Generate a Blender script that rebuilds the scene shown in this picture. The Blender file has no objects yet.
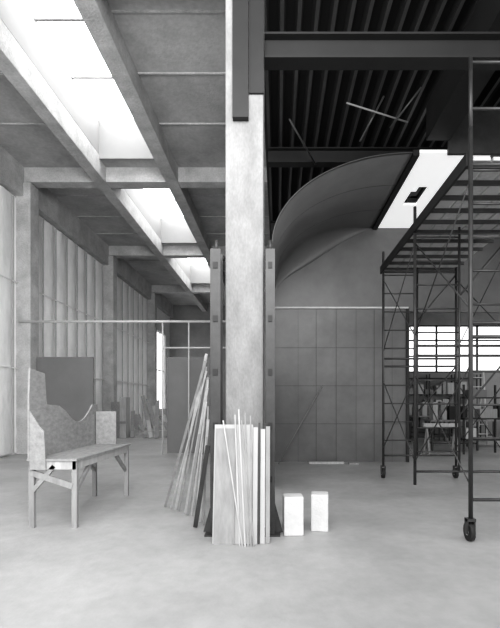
import bpy, bmesh, math, random
from mathutils import Vector, Matrix
random.seed(4)
S=bpy.context.scene
S.view_settings.view_transform='Standard'
try: S.view_settings.look='Medium High Contrast'
except Exception: pass
# ---------------- materials ----------------
def mat(name,g,rough=0.8,var=0.15,scale=3.0,bump=0.0,bscale=None,metal=0.0,fine=0.0,stretch=(1,1,1),emit=0):
    m=bpy.data.materials.new(name); m.use_nodes=True
    nt=m.node_tree; N=nt.nodes; L=nt.links
    b=N['Principled BSDF']; b.inputs['Roughness'].default_value=rough; b.inputs['Metallic'].default_value=metal
    tc=N.new('ShaderNodeTexCoord'); mp=N.new('ShaderNodeMapping'); mp.inputs['Scale'].default_value=stretch
    L.new(tc.outputs['Object'],mp.inputs['Vector'])
    n=N.new('ShaderNodeTexNoise'); n.inputs['Scale'].default_value=scale; n.inputs['Detail'].default_value=8; n.inputs['Roughness'].default_value=0.65
    L.new(mp.outputs['Vector'],n.inputs['Vector'])
    r=N.new('ShaderNodeValToRGB'); lo=max(0,g*(1-var)); hi=min(1,g*(1+var))
    r.color_ramp.elements[0].position=0.3; r.color_ramp.elements[1].position=0.7
    r.color_ramp.elements[0].color=(lo,lo,lo,1); r.color_ramp.elements[1].color=(hi,hi,hi,1)
    L.new(n.outputs['Fac'],r.inputs['Fac'])
    out=r.outputs['Color']
    if fine>0:
        n2=N.new('ShaderNodeTexNoise'); n2.inputs['Scale'].default_value=scale*12; n2.inputs['Detail'].default_value=4
        L.new(mp.outputs['Vector'],n2.inputs['Vector'])
        r2=N.new('ShaderNodeValToRGB'); r2.color_ramp.elements[0].position=0.35; r2.color_ramp.elements[1].position=0.65
        k=1-fine; r2.color_ramp.elements[0].color=(k,k,k,1)
        L.new(n2.outputs['Fac'],r2.inputs['Fac'])
        mx=N.new('ShaderNodeMixRGB'); mx.blend_type='MULTIPLY'; mx.inputs[0].default_value=1
        L.new(out,mx.inputs[1]); L.new(r2.outputs['Color'],mx.inputs[2]); out=mx.outputs[0]
    L.new(out,b.inputs['Base Color'])
    if bump>0:
        nb=N.new('ShaderNodeTexNoise'); nb.inputs['Scale'].default_value=bscale or scale*5; nb.inputs['Detail'].default_value=6
        L.new(mp.outputs['Vector'],nb.inputs['Vector'])
        bp=N.new('ShaderNodeBump'); bp.inputs['Strength'].default_value=bump; bp.inputs['Distance'].default_value=0.05
        L.new(nb.outputs['Fac'],bp.inputs['Height']); L.new(bp.outputs['Normal'],b.inputs['Normal'])
    if emit:
        b.inputs['Emission Color'].default_value=(1,1,1,1); b.inputs['Emission Strength'].default_value=emit
    return m
M_floor=mat('concrete_floor',0.40,0.5,0.2,0.7,0.08,20,fine=0.08)
M_conc=mat('concrete',0.50,0.85,0.24,2.0,0.3,25,fine=0.15)
M_col=mat('concrete_column_mat',0.27,0.85,0.22,2.5,0.2,22,fine=0.12,stretch=(1.6,1.6,0.7))
M_slab=mat('concrete_slab',0.44,0.85,0.26,0.9,0.15,20,fine=0.12)
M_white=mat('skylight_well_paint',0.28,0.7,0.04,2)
M_glaze=mat('skylight_glazing',0.9,0.5,0.02,1,emit=6)
M_plastic=mat('insulation_plastic',0.88,0.35,0.1,2.5,0.7,5,stretch=(1,1,0.45))
M_batten=mat('batten',0.8,0.7,0.1,3)
M_panel=mat('grey_board',0.17,0.6,0.08,1.5)
M_steelwall=mat('dark_steel_sheet',0.13,0.42,0.25,0.7,0.03,3,metal=0.2,fine=0.03)
M_vault=mat('vault_steel_sheet',0.12,0.4,0.2,0.6,0.03,3,metal=0.2)
M_black=mat('black_steel',0.015,0.6,0.2,3)
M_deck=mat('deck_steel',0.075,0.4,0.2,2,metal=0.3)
M_deck_shade=mat('deck_recess_shade',0.008,0.9,0.1,2)  # near-black shade painted into the recessed faces of the deck
M_post=mat('shore_steel',0.045,0.5,0.3,5,fine=0.1)
M_scaf=mat('scaffold_paint',0.035,0.4,0.3,8)
M_pipe=mat('galv_pipe',0.55,0.4,0.1,5)
M_osb=mat('osb_board',0.31,0.8,0.22,18,0.12,40,fine=0.06,stretch=(1,0.5,1))
M_wood=mat('light_lumber',0.44,0.7,0.2,4,stretch=(4,4,0.6))
M_wood2=mat('mid_lumber',0.28,0.7,0.2,4,stretch=(4,4,0.6))
M_gyp=mat('gypsum_board',0.45,0.8,0.06,3)
M_block=mat('foam_block',0.58,0.85,0.08,6,0.2,30)
M_rub=mat('rubber',0.02,0.7,0.1,5)
M_soff_glow=mat('soffit_white_glow',0.8,0.7,0.04,2,emit=0.5)  # white soffit with a glow added so it looks brightly lit
M_dim=mat('dim_wall',0.25,0.8,0.2,1)
# ---------------- mesh builder ----------------
class MB:
    def __init__(s,name,parent=None,mats=None):
        s.bm=bmesh.new(); s.name=name; s.parent=parent; s.mats=mats or []
    def mi(s,m):
        if m not in s.mats: s.mats.append(m)
        return s.mats.index(m)
    def hexa(s,c,m):
        v=[s.bm.verts.new(p) for p in c]; k=s.mi(m)
        for f in ((3,2,1,0),(4,5,6,7),(0,1,5,4),(1,2,6,5),(2,3,7,6),(3,0,4,7)):
            fc=s.bm.faces.new([v[i] for i in f]); fc.material_index=k
    def box(s,x0,x1,y0,y1,z0,z1,m):
        s.hexa([(x0,y0,z0),(x1,y0,z0),(x1,y1,z0),(x0,y1,z0),(x0,y0,z1),(x1,y0,z1),(x1,y1,z1),(x0,y1,z1)],m)
    def beam(s,a,b,w,h,m,side=None):
        a=Vector(a); b=Vector(b); d=(b-a).normalized()
        sd=Vector(side) if side else (Vector((1,0,0)) if abs(d.x)<0.9 else Vector((0,1,0)))
        sd=(sd-d*sd.dot(d)).normalized(); up=d.cross(sd)
        o=[(-1,-1),(1,-1),(1,1),(-1,1)]
        s.hexa([a+sd*w/2*i+up*h/2*j for i,j in o]+[b+sd*w/2*i+up*h/2*j for i,j in o],m)
    def tube(s,a,b,r,m,n=10):
        a=Vector(a); b=Vector(b); d=(b-a).normalized()
        sd=Vector((1,0,0)) if abs(d.x)<0.9 else Vector((0,1,0))
        sd=(sd-d*sd.dot(d)).normalized(); up=d.cross(sd); k=s.mi(m)
        r1=[];r2=[]
        for i in range(n):
            t=2*math.pi*i/n; o=sd*math.cos(t)*r+up*math.sin(t)*r
            r1.append(s.bm.verts.new(a+o)); r2.append(s.bm.verts.new(b+o))
        for i in range(n):
            f=s.bm.faces.new((r1[i],r1[(i+1)%n],r2[(i+1)%n],r2[i])); f.material_index=k; f.smooth=True
        f=s.bm.faces.new(r1[::-1]); f.material_index=k
        f=s.bm.faces.new(r2); f.material_index=k
    def prism(s,pts,off,m):
        v=[s.bm.verts.new(p) for p in pts]; w=[s.bm.verts.new(Vector(p)+Vector(off)) for p in pts]; k=s.mi(m); n=len(v)
        for f in [v[::-1],w]+[[v[i],v[(i+1)%n],w[(i+1)%n],w[i]] for i in range(n)]:
            fc=s.bm.faces.new(f); fc.material_index=k
    def done(s,bevel=0):
        bmesh.ops.recalc_face_normals(s.bm,faces=s.bm.faces)
        me=bpy.data.meshes.new(s.name); s.bm.to_mesh(me); s.bm.free()
        for m in s.mats: me.materials.append(m)
        o=bpy.data.objects.new(s.name,me); S.collection.objects.link(o)
        if s.parent: o.parent=s.parent
        if bevel:
            md=o.modifiers.new('bev','BEVEL'); md.width=bevel; md.segments=2; md.limit_method='ANGLE'
        return o
def empty(name,loc=(0,0,0)):
    e=bpy.data.objects.new(name,None); S.collection.objects.link(e); return e
def B(name,x0,x1,y0,y1,z0,z1,m,parent=None,bevel=0):
    o=MB(name,parent); o.box(x0,x1,y0,y1,z0,z1,m); return o.done(bevel)

# ---------------- room shell ----------------
B('floor',-8.5,11,-3,30.2,-0.15,0,M_floor)
LX=-7.55; ZS=8.25; ZB=7.8; YB=30
wl=empty('wall_left')
w=MB('wall_panel',wl)
w.box(LX-0.2,LX,-1,25.3,0,ZS,M_plastic)
w.box(LX-0.2,LX,25.3,28.8,0,1.0,M_plastic); w.box(LX-0.2,LX,25.3,28.8,6.0,ZS,M_plastic)
w.box(LX-0.2,LX,28.8,YB,0,ZS,M_plastic)
w.done()
wf=MB('window_1')
for yy in (25.3,26.45,27.6,28.74): wf.box(LX-0.12,LX-0.06,yy,yy+0.06,1.0,6.0,M_batten)
for zz in (1.0,3.5,5.94): wf.box(LX-0.12,LX-0.06,25.3,28.8,zz,zz+0.06,M_batten)
wf.done()
ins=MB('insulation_batts',wl); k=ins.mi(M_plastic)
yi=6.0
bt=MB('battens',wl)
while yi<24.8:
    y0=yi; y1=yi+0.74
    rows=22; cols=6; g=[]
    for r in range(rows+1):
        z=0.05+7.3*r/rows; row=[]
        for c in range(cols+1):
            t=c/cols; bul=0.07*math.sin(math.pi*t)**0.6 if 0<c<cols else 0
            bul*=0.75+0.5*random.random()
            row.append(ins.bm.verts.new((LX+0.005+bul,y0+(y1-y0)*t,z)))
        g.append(row)
    for r in range(rows):
        for c in range(cols):
            f=ins.bm.faces.new((g[r][c],g[r][c+1],g[r+1][c+1],g[r+1][c])); f.smooth=True; f.material_index=k
    bt.box(LX,LX+0.04,y1,y1+0.04,0.05,7.35,M_gyp)
    yi+=0.78
for zz in (2.45,4.9): bt.box(LX+0.08,LX+0.11,6.0,24.8,zz,zz+0.03,M_batten)
ins.done(); bt.done()
D=(6.3,12.55,18.75,25.0)
for d in D: B('pilaster',LX,LX+0.45,d-0.22,d+0.22,0,ZB,M_conc,wl,0.01)
B('head_beam',LX,LX+0.25,-1,YB,7.4,ZS,M_conc,wl)
# ceiling concrete (left)
ce=empty('ceiling')
s_=MB('slabs',ce)
BX0,BX1,AX0,AX1=-5.28,-4.95,-3.22,-2.87
s_.box(LX-0.2,BX0,0.5,YB,ZS,ZS+0.2,M_slab)
SK=((7.2,11.9),(13.6,18.2),(19.9,24.4))
for a,b in ((0.5,7.1),(12.0,13.5),(18.3,19.8),(24.5,YB)): s_.box(BX0,AX1,a,b,ZS,ZS+0.2,M_slab)
s_.box(AX1,-0.25,0.5,YB,ZS,ZS+0.2,M_slab)
for d in (7.4,8.8,10.4,14,15.6,17.2,20.5,22):
    s_.box(AX1,-0.3,d,d+0.03,ZS-0.03,ZS,M_conc)
    s_.box(LX,BX0,d,d+0.03,ZS-0.03,ZS,M_conc)
s_.done()
bm_=MB('beams',ce)
bm_.box(AX0,AX1,0.5,YB,ZB,ZS+0.1,M_conc)
bm_.box(BX0,BX1,0.5,YB,ZB,ZS+0.1,M_conc)
for d in D: bm_.box(LX,-0.27,d-0.18,d+0.18,ZB+0.03,ZS+0.05,M_conc)
bm_.done(0.012)
for a,b in SK:
    e=empty('skylight')
    k=MB('well',e)
    x0,x1=BX1,AX0
    k.box(x0-0.1,x0,a,b,ZS+0.1,9.3,M_white); k.box(x1,x1+0.1,a,b,ZS+0.1,9.3,M_white)
    k.box(x0-0.1,x1+0.1,a-0.1,a,ZS-0.01,9.3,M_white); k.box(x0-0.1,x1+0.1,b,b+0.1,ZS-0.01,9.3,M_white)
    k.done()
    B('glazing',x0,x1,a,b,9.32,9.34,M_glaze,e)
    k=MB('mullions',e)
    for i in (1,2): k.box(x0,x1,a+(b-a)*i/3-0.03,a+(b-a)*i/3+0.03,9.28,9.32,M_conc)
    k.done()
B('wall_back',LX-0.2,3.3,YB,YB+0.2,0,ZS,M_dim)
B('ceiling_step_face',-0.25,-0.2,3,YB,6.6,ZS+0.2,M_black)  # black face closing the step between deck and slab ceilings
fw=MB('wall_far_right')
FY=19.0
fw.box(3.3,10.6,FY,FY+0.2,0,2.8,M_dim); fw.box(3.3,10.6,FY,FY+0.2,4.9,6.6,M_dim)
fw.box(3.3,5.2,FY,FY+0.2,2.8,4.9,M_dim); fw.box(10.0,10.6,FY,FY+0.2,2.8,4.9,M_dim)
fw.done()
wn=MB('window_2')
for x in (5.2,6.1,7.0,7.9,8.8,9.93): wn.box(x,x+0.07,FY+0.05,FY+0.13,2.8,4.9,M_black)
for z in (2.8,3.5,4.2,4.84): wn.box(5.2,10,FY+0.05,FY+0.13,z,z+0.06,M_black)
wn.done()
B('wall_partition',3.2,3.3,11.0,YB,0,6.6,M_dim)
wr=MB('wall_right')
wr.box(10.6,10.8,3,FY+0.2,0,0.8,M_dim); wr.box(10.6,10.8,3,FY+0.2,5.2,6.6,M_dim)
for a,b in ((3,5),(9.6,10.4),(14.4,15),(18.6,FY+0.2)): wr.box(10.6,10.8,a,b,0.8,5.2,M_dim)  # piers; the unseen openings between them are added to let daylight in
wr.done()
# ---------------- metal deck ceiling (right) ----------------
dk=MB('ceiling_metal_deck'); k=dk.mi(M_deck); k2=dk.mi(M_deck_shade)
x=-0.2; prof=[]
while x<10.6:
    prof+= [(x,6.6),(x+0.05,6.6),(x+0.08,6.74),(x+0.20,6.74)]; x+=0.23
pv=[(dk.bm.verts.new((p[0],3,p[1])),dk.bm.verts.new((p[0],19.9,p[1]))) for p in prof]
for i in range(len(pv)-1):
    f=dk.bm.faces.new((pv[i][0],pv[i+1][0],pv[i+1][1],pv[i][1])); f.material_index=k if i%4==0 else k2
dk.box(-0.2,10.7,3,19.9,6.75,6.85,M_deck_shade)
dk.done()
sb=MB('steel_roof_beams')
def ibeam(x0,x1,y,z0,z1,wd=0.2):
    sb.box(x0,x1,y-wd/2,y+wd/2,z0,z0+0.025,M_black); sb.box(x0,x1,y-wd/2,y+wd/2,z1-0.025,z1,M_black)
    sb.box(x0,x1,y-0.012,y+0.012,z0+0.02,z1-0.02,M_black)
ibeam(-0.16,10.5,5.15,5.55,5.85)
ibeam(-0.2,10.5,8.7,6.3,6.6)
ibeam(-0.2,3.1,12.2,6.3,6.6)
sb.box(2.55,2.95,3.2,7.4,6.0,6.6,M_black)
sb.done()
br=MB('roof_bracing_rods')
br.tube((0.2,7.6,6.5),(0.75,8.6,6.25),0.018,M_deck)
br.tube((1.1,6.9,6.3),(2.2,7.3,6.25),0.014,M_dim)
br.tube((1.9,7.3,6.15),(2.3,6.9,6.55),0.016,M_deck)
br.tube((1.4,7.35,5.95),(1.75,7.1,6.55),0.016,M_deck)
br.done()
# ---------------- steel vault ----------------
va=empty('curved_steel_vault')
v=MB('vault_shell',va); n=32; cx=2.35; sx=-0.1; rz=1.6; sz=4.25; ki=v.mi(M_vault)
Y0,Y1=7.5,10.75
def sect(i):
    a=i/n*math.pi/2
    x=cx-(cx-sx)*math.cos(a); z=sz+rz*math.sin(a)
    nx,nz=-math.cos(a)*rz,math.sin(a)*(cx-sx); l=math.hypot(nx,nz); nx/=l; nz/=l
    R=0.45*max(0,math.sin(2*a))
    pts=[(x,Y0,z),(x,Y1-R-0.001,z)]
    for q in range(1,11):
        b_=q/10*math.pi/2
        pts.append((x-nx*R*(1-math.cos(b_)),Y1-R+R*math.sin(b_),z-nz*R*(1-math.cos(b_))))
    return pts,(nx,nz)
prev=None
for i in range(n+1):
    p_,(nx,nz)=sect(i)
    cur=[v.bm.verts.new(p) for p in p_]
    if prev:
        for j in range(len(cur)-1):
            f=v.bm.faces.new((prev[j],prev[j+1],cur[j+1],cur[j])); f.smooth=True; f.material_index=ki
    prev=cur
vo=v.done()
so_=vo.modifiers.new('sol','SOLIDIFY'); so_.thickness=0.025; so_.offset=0
# seam flats + edge trim following the arc
sm=MB('sheet_seams',va)
for yy,ww,mm in ((Y0,0.03,M_post),(8.6,0.008,M_post),(9.7,0.008,M_post)):
    for i in range(n):
        a0=i/n*math.pi/2; a1=(i+1)/n*math.pi/2; q=0.014
        p0=(cx-(cx-sx-q)*math.cos(a0),yy,sz+(rz-q)*math.sin(a0)); p1=(cx-(cx-sx-q)*math.cos(a1),yy,sz+(rz-q)*math.sin(a1))
        sm.beam(p0,p1,0.006,ww,mm,(p1[2]-p0[2],0,-(p1[0]-p0[0])))
sm.done()
B('side_sheet',-0.13,-0.1,Y0,Y1,0,sz,M_vault,va)
e=MB('end_wall',va)
pts=[(sx,Y1,0),(3.25,Y1,0),(3.25,Y1,sz+rz),(cx,Y1,sz+rz)]+[(cx-(cx-sx)*math.cos(i/n*math.pi/2),Y1,sz+rz*math.sin(i/n*math.pi/2)) for i in range(n-1,-1,-1)]
e.prism(pts,(0,0.06,0),M_steelwall)
for x in (0.95,1.45,2.4): e.box(x,x+0.010,Y1-0.008,Y1,0,3.85,M_post)
for x in (0.5,1.95,2.85): e.box(x,x+0.006,Y1-0.004,Y1,0,3.85,M_post)
for z in (0.95,1.9,2.85): e.box(sx,3.25,Y1-0.006,Y1,z,z+0.01,M_post)
e.box(sx,3.25,Y1-0.05,Y1,3.83,3.87,M_pipe)
e.box(3.2,3.27,Y1-0.04,Y1+0.06,0,3.85,M_black)
e.done()
B('wall_header',3.25,10.6,Y1,Y1+0.1,3.75,6.6,M_steelwall)
so=MB('soffit_panel',va)
so.box(2.36,2.47,Y0,Y1,5.80,5.9,M_black)
so.box(2.47,2.75,Y0,Y1,5.85,5.9,M_soff_glow); so.box(3.05,3.75,Y0,Y1,5.85,5.9,M_soff_glow)
so.box(2.75,3.05,Y0,8.7,5.85,5.9,M_soff_glow); so.box(2.75,3.05,9.5,Y1,5.85,5.9,M_soff_glow)
so.box(2.75,3.05,8.7,9.5,6.05,6.08,M_black); so.box(2.85,2.95,9.0,9.2,6.0,6.05,M_soff_glow)
so.box(3.75,10.5,Y0,Y1,5.85,5.95,M_panel)
so.done()
B('fascia_panel',2.95,10.5,Y0-0.06,Y0,5.8,6.6,M_post,va)
# ---------------- central column & shores ----------------
cc=empty('concrete_column')
c=MB('shaft',cc); c.box(-0.61,-0.17,4.98,5.42,0,ZS,M_col); c.done(0.015)
B('bracket_plate',-0.52,-0.34,4.90,4.98,4.75,6.55,M_black,cc)
B('bracket_plate',-0.335,-0.165,4.95,4.98,5.06,6.55,M_black,cc)
for side,(x0,x1) in enumerate(((-0.76,-0.645),(-0.14,-0.035))):
    p=MB('steel_shoring_post')
    xo=x0 if side==0 else x1
    p.box(x0,x1,4.82,4.835,0.02,3.22,M_post); p.box(x0,x1,5.0,5.015,0.02,3.22,M_post)
    p.box((x0+x1)/2-0.012,(x0+x1)/2+0.012,4.835,5.0,0.02,3.22,M_post)
    p.box(x0-(0.06 if side==0 else 0.02),x1+(0.02 if side==0 else 0.06),4.78,5.08,0,0.02,M_post)
    s=-1 if side==0 else 1
    p.prism([(xo,4.9,0.02),(xo+s*0.09,4.9,0.02),(xo,4.9,0.35)],(0,0.012,0),M_post)
    for z in (0.6,1.2,1.8,2.4,3.0):
        p.box(x0+0.03,x1-0.03,4.81,4.82,z,z+0.07,M_black)
    p.tube(((x0+x1)/2,4.9,3.22),((x0+x1)/2,4.9,3.34),0.02,M_post)
    p.done()
lp=MB('leaning_pole_bundle')
P=[((-1.60,6.1),(-.83,1.97)),((-1.50,6.0),(-.82,1.85)),((-1.42,5.95),(-.82,2.05)),((-1.34,5.85),(-.82,1.9)),((-1.24,5.75),(-.81,1.66)),((-1.13,5.6),(-.82,1.5)),((-1.19,5.65),(-.80,1.78)),((-1.05,5.5),(-.80,1.75)),((-.97,5.35),(-.80,1.3)),((-.90,5.2),(-.80,1.45))]
for i,(b,t) in enumerate(P):
    lp.beam((b[0],b[1],0.015),(t[0],4.93,t[1]),0.018 if i%2 else 0.032,0.016,M_wood if i%3 else M_wood2)
lp.beam((-0.98,5.1,0.02),(-0.8,4.9,1.0),0.05,0.03,M_post)
lp.done()
g=MB('leaning_gypsum_sheet')
g.beam((-0.485,4.55,0.0),(-0.485,4.745,1.25),0.42,0.025,M_gyp); g.beam((-0.57,4.52,0.0),(-0.57,4.72,1.21),0.22,0.016,M_wood2); g.done()
g=MB('leaning_plank_bundle')
for i,(x,h,w_) in enumerate(((-0.245,1.22,0.05),(-0.205,1.27,0.02),(-0.165,1.2,0.05),(-0.11,1.23,0.045))):
    g.beam((x-0.0,4.53+0.014*i,0.0),(x,4.73+0.006*i,h),w_,0.03,[M_gyp,M_post,M_gyp,M_wood2][i])
g.done()
g=MB('leaning_thin_sticks')
for b,t in (((-.34,4.45),(-.43,1.42)),((-.31,4.46),(-.36,1.38)),((-.37,4.47),(-.60,1.3)),((-.28,4.46),(-.3,1.35)),((-.40,4.48),(-.47,1.36)),((-.25,4.46),(-.40,1.3))):
    g.beam((b[0],b[1],0),(t[0],4.70,t[1]),0.014,0.012,M_wood2 if b[0]>-.33 else M_wood)
g.done()
for (x0,x1,y,h,r) in ((0.06,0.28,4.8,0.44,0.08),(0.39,0.59,4.96,0.43,-0.1)):
    o=MB('foam_block'); w2=(x1-x0)/2
    o.box(-w2,w2,-0.1,0.1,0,h,M_block); ob=o.done(0.012); ob.location=((x0+x1)/2,y+0.1,0); ob.rotation_euler=(0,0,r)
# ---------------- plywood bench (left foreground) ----------------
b=empty('plywood_work_bench')
t=MB('top',b); t.box(-2.97,-2.38,5.08,6.95,0.80,0.825,M_osb); t.done()
t=MB('frame',b)
t.box(-2.95,-2.40,5.10,5.14,0.70,0.80,M_wood); t.box(-2.95,-2.40,6.86,6.90,0.70,0.80,M_wood)
t.box(-2.44,-2.40,5.1,6.9,0.70,0.80,M_wood); t.box(-2.95,-2.91,5.1,6.9,0.70,0.80,M_wood)
t.done()
t=MB('legs',b)
for x in (-2.93,-2.42):
    for y in (5.13,6.87): t.beam((x,y+(0.0),0),(x,y,0.8),0.062,0.05,M_wood2)
t.beam((-2.91,5.12,0.45),(-2.66,5.12,0.74),0.04,0.05,M_wood2,(0,1,0)); t.beam((-2.43,5.16,0.42),(-2.43,5.6,0.74),0.04,0.05,M_wood2)
t.beam((-2.43,6.84,0.42),(-2.43,6.4,0.74),0.04,0.05,M_wood2); t.beam((-2.92,6.84,0.42),(-2.92,6.4,0.74),0.04,0.05,M_wood2)
t.beam((-2.93,5.11,0.66),(-2.44,5.11,0.50),0.03,0.07,M_wood2,(0,1,0))
t.done()
t=MB('scooped_side_board',b)
X=-2.96
pts=[(X,5.08,0.825),(X,6.95,0.825),(X,7.0,1.46),(X,6.82,1.46)]
for i in range(1,10):
    a=i/10*math.pi; yy=6.82-i/10*0.95; pts.append((X,yy,1.45-0.24*math.sin(a)))
pts+=[(X,5.78,1.45),(X,5.48,1.47),(X,5.46,1.52),(X,5.42,1.86),(X,5.10,1.9),(X,5.08,1.55)]
t.prism(pts,(0.022,0,0),M_osb); t.done()
t=MB('end_board',b)
t.prism([(-2.93,5.09,0.70),(-2.74,5.09,0.70),(-2.76,5.09,1.15),(-2.82,5.09,1.22),(-2.93,5.09,1.4)],(0,-0.02,0),M_osb)
t.box(-2.92,-2.6,6.9,6.93,0.825,1.35,M_osb); t.done()
# ---------------- grey boards, rail at back left ----------------
p=MB('grey_partition_board')
p.box(-7.08,-5.42,12.6,12.65,0,2.82,M_panel); p.box(-6.3,-6.24,12.65,12.72,0,2.8,M_wood2); p.done()
p=MB('grey_partition_board')
p.box(-3.25,-2.0,12.6,12.65,0,2.82,M_panel); p.box(-3.2,-3.14,12.65,12.72,0,2.8,M_wood2); p.box(-2.1,-2.04,12.65,12.72,0,2.8,M_wood2); p.done()
p=MB('pipe_guardrail')
p.tube((-7.4,12.3,3.8),(-1.0,12.3,3.8),0.035,M_pipe)
for x in (-3.3,-2.55,-1.0): p.tube((x,12.3,0),(x,12.3,3.8),0.022,M_pipe)
p.tube((-3.3,12.3,3.05),(-1.0,12.3,3.05),0.025,M_pipe)
p.done()
p=MB('leaning_lumber_pile')
for i in range(11):
    x=-6.2+i*0.14+random.uniform(-.05,.05)
    p.beam((x+random.uniform(.1,.6),17.6+random.uniform(0,.6),0.02),(x-0.3,19.2,random.uniform(0.8,1.9)),0.16,0.04,random.choice([M_wood,M_gyp,M_wood2]))
for i in range(5):
    p.box(-6.0+0.1*i,-4.7+0.05*i,18.0,18.4,0.06*i,0.06*i+0.05,M_wood)
p.done()
p=MB('plywood_crate'); p.box(-7.0,-6.6,18.0,18.5,0,1.5,M_osb); p.box(-6.55,-6.3,17.8,18.3,0,1.7,M_wood); p.box(-7.0,-6.3,17.75,17.8,0.6,0.7,M_wood2); p.done()
p=MB('floor_plank'); p.box(0.75,1.6,10.4,10.52,0,0.05,M_wood); p.box(1.7,1.95,10.3,10.4,0,0.04,M_wood2); p.done()
p=MB('leaning_rod'); p.tube((0.0,10.3,0.01),(1.1,10.68,1.9),0.012,M_dim,6); p.done()
# ---------------- scaffold ----------------
sc=empty('rolling_scaffold')
fr=MB('frames',sc)
XA,XL,XB=2.07,2.74,3.5
FYs=(4.62,6.5,8.45)
for y in FYs:
    for x in (XA,XB): fr.tube((x,y,0.25),(x,y,4.45),0.024,M_scaf)
    fr.tube((XL,y,0.45),(XL,y,4.15),0.018,M_scaf)
    fr.tube((XA,y,0.45),(XB,y,0.45),0.018,M_scaf)
    for z in (2.2,2.35,4.05): fr.tube((XA,y,z),(XB,y,z),0.02,M_scaf)
    z=0.75
    while z<4.0:
        fr.tube((XA,y,z),(XL,y,z),0.013,M_scaf,6); z+=0.36
    fr.tube((XL,y,1.3),(XB,y,2.2),0.015,M_scaf,6); fr.tube((XL,y,3.1),(XB,y,4.0),0.015,M_scaf,6)
for x in (XA,XB):
    for a,b in ((0,1),(1,2)):
        for z0,z1 in ((0.6,1.9),(2.5,3.9)):
            fr.tube((x,FYs[a],z0),(x,FYs[b],z1),0.009,M_scaf,6); fr.tube((x,FYs[a],z1),(x,FYs[b],z0),0.009,M_scaf,6)
for x,y in ((XA,4.62),(XB,4.62),(XB,8.45)): fr.tube((x,y,4.4),(x,y,5.2),0.022,M_scaf)
for z in (4.65,5.15): fr.tube((XA,4.62,z),(XB,4.62,z),0.018,M_scaf); fr.tube((XB,4.62,z),(XB,8.45,z),0.018,M_scaf)
fr.done()
pl=MB('platform_planks',sc)
for i in range(6):
    x=XA+0.05+i*0.235; pl.box(x,x+0.205,4.7,8.6,4.14,4.18,M_wood if i%2 else M_gyp)
for i in range(11):
    y=4.75+i*0.37; pl.box(XA,XB,y,y+0.04,4.09,4.14,M_post)
pl.box(XA-0.03,XA,4.66,8.6,4.06,4.2,M_black)
pl.done()
ca=MB('casters',sc)
for y in FYs[::2]:
    for x in (XA,XB):
        ca.tube((x-0.025,y+0.03,0.10),(x+0.025,y+0.03,0.10),0.10,M_rub,20); ca.tube((x-0.03,y+0.03,0.10),(x+0.03,y+0.03,0.10),0.04,M_pipe,12)
        ca.box(x-0.045,x-0.032,y-0.02,y+0.05,0.08,0.24,M_scaf); ca.box(x+0.032,x+0.045,y-0.02,y+0.05,0.08,0.24,M_scaf)
        ca.box(x-0.045,x+0.045,y-0.03,y+0.05,0.22,0.25,M_scaf)
ca.done()
# ---------------- clutter far right ----------------
def table(x,y,w_,d,h):
    p=MB('work_table'); p.box(x,x+w_,y,y+d,h-0.05,h,M_wood2)
    for xx in (x+.03,x+w_-.08):
        for yy in (y+.03,y+d-.08): p.box(xx,xx+.05,yy,yy+.05,0,h-.05,M_post)
    p.box(x+.05,x+w_-.05,y+.05,y+d-.05,0.2,0.24,M_post)
    xx=x+0.1
    while xx<x+w_-0.35:
        ww=random.uniform(.12,.3); p.box(xx,xx+ww,y+.1,y+.1+random.uniform(.2,.4),h,h+random.uniform(.1,.6),random.choice([M_gyp,M_panel,M_wood,M_black,M_osb])); xx+=ww+random.uniform(.05,.2)
    p.done()
table(4.7,13.2,1.5,0.7,0.95); table(6.3,14.4,1.6,0.7,0.9); table(4.9,15.6,1.4,0.6,1.0); table(6.2,16.6,2.2,0.7,0.95); table(5.0,17.8,1.5,0.6,0.95)
p=MB('storage_rack')
for x in (5.3,6.4):
    for y in (12.3,12.7): p.box(x,x+.05,y,y+.05,0,2.0,M_black)
for z in (0.4,1.0,1.6): p.box(5.3,6.45,12.3,12.75,z,z+.04,M_black)
p.box(5.4,5.7,12.35,12.7,0.44,0.75,M_gyp); p.box(5.8,6.3,12.35,12.7,1.04,1.3,M_wood2); p.box(5.5,6.0,12.35,12.7,1.64,1.85,M_panel)
p.done()
p=MB('storage_rack')
for x in (5.4,6.5,7.6,8.7):
    for y in (18.5,18.85): p.box(x,x+.05,y,y+.05,0,2.7,M_black)
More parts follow.
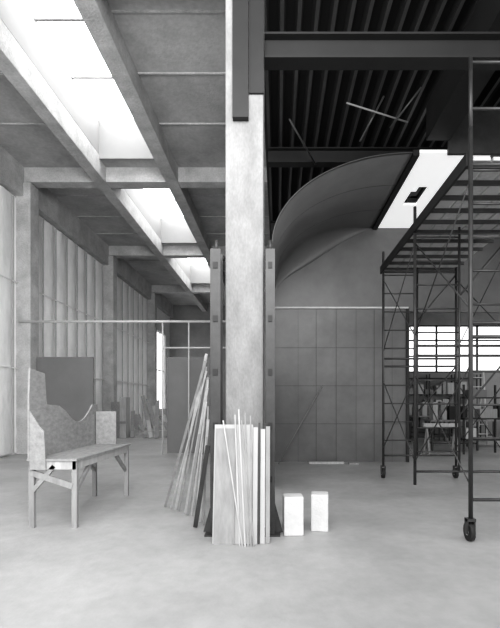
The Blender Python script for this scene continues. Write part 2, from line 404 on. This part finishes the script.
for z in (0.4,1.1,1.8,2.5): p.box(5.4,8.75,18.5,18.9,z,z+.04,M_black)
for z in (0.44,1.14,1.84):
    xx=5.5
    while xx<8.4:
        ww=random.uniform(.15,.4); p.box(xx,xx+ww,18.52,18.8,z,z+random.uniform(.2,.55),random.choice([M_gyp,M_panel,M_wood,M_osb,M_wood2])); xx+=ww+random.uniform(.03,.15)
p.done()
p=MB('saw_horse')
for x in (4.2,5.0):
    p.beam((x,11.9,0),(x,12.15,0.8),.05,.04,M_wood2); p.beam((x,12.4,0),(x,12.15,0.8),.05,.04,M_wood2)
p.box(4.1,5.1,12.11,12.19,0.8,0.9,M_wood); p.done()
p=MB('step_ladder')
for x in (7.0,7.5):
    p.beam((x,15.4,0),(x+0.05,15.8,2.6),.05,.03,M_pipe); p.beam((x,16.2,0),(x+0.05,15.8,2.6),.04,.03,M_pipe)
for i in range(1,8): p.box(7.0,7.55,15.4+0.052*i-.04,15.4+0.052*i+.04,0.34*i,0.34*i+0.03,M_pipe)
p.done()
# ---------------- lighting ----------------
W=bpy.data.worlds.new('World'); S.world=W; W.use_nodes=True
bg=W.node_tree.nodes['Background']; bg.inputs[0].default_value=(1,1,1,1); bg.inputs[1].default_value=1.7
def area(name,loc,rot,sx_,sy_,P_):
    l=bpy.data.lights.new(name,'AREA'); l.shape='RECTANGLE'; l.size=sx_; l.size_y=sy_; l.energy=P_
    o=bpy.data.objects.new(name,l); S.collection.objects.link(o); o.location=loc; o.rotation_euler=rot
area('fill_light_left',(-0.5,-1.0,5.5),(math.radians(100),0,math.radians(38)),4,3,800)  # added fill lamp behind the camera, turned toward the left wall
# ---------------- camera ----------------
cam=bpy.data.cameras.new('camera'); co=bpy.data.objects.new('camera',cam); S.collection.objects.link(co)
co.location=(0,0,1.5); co.rotation_euler=(math.radians(90),0,0)
cam.sensor_fit='HORIZONTAL'; cam.sensor_width=36; cam.lens=30.96; cam.shift_x=-0.056; cam.shift_y=0.176; cam.clip_end=200
S.camera=co
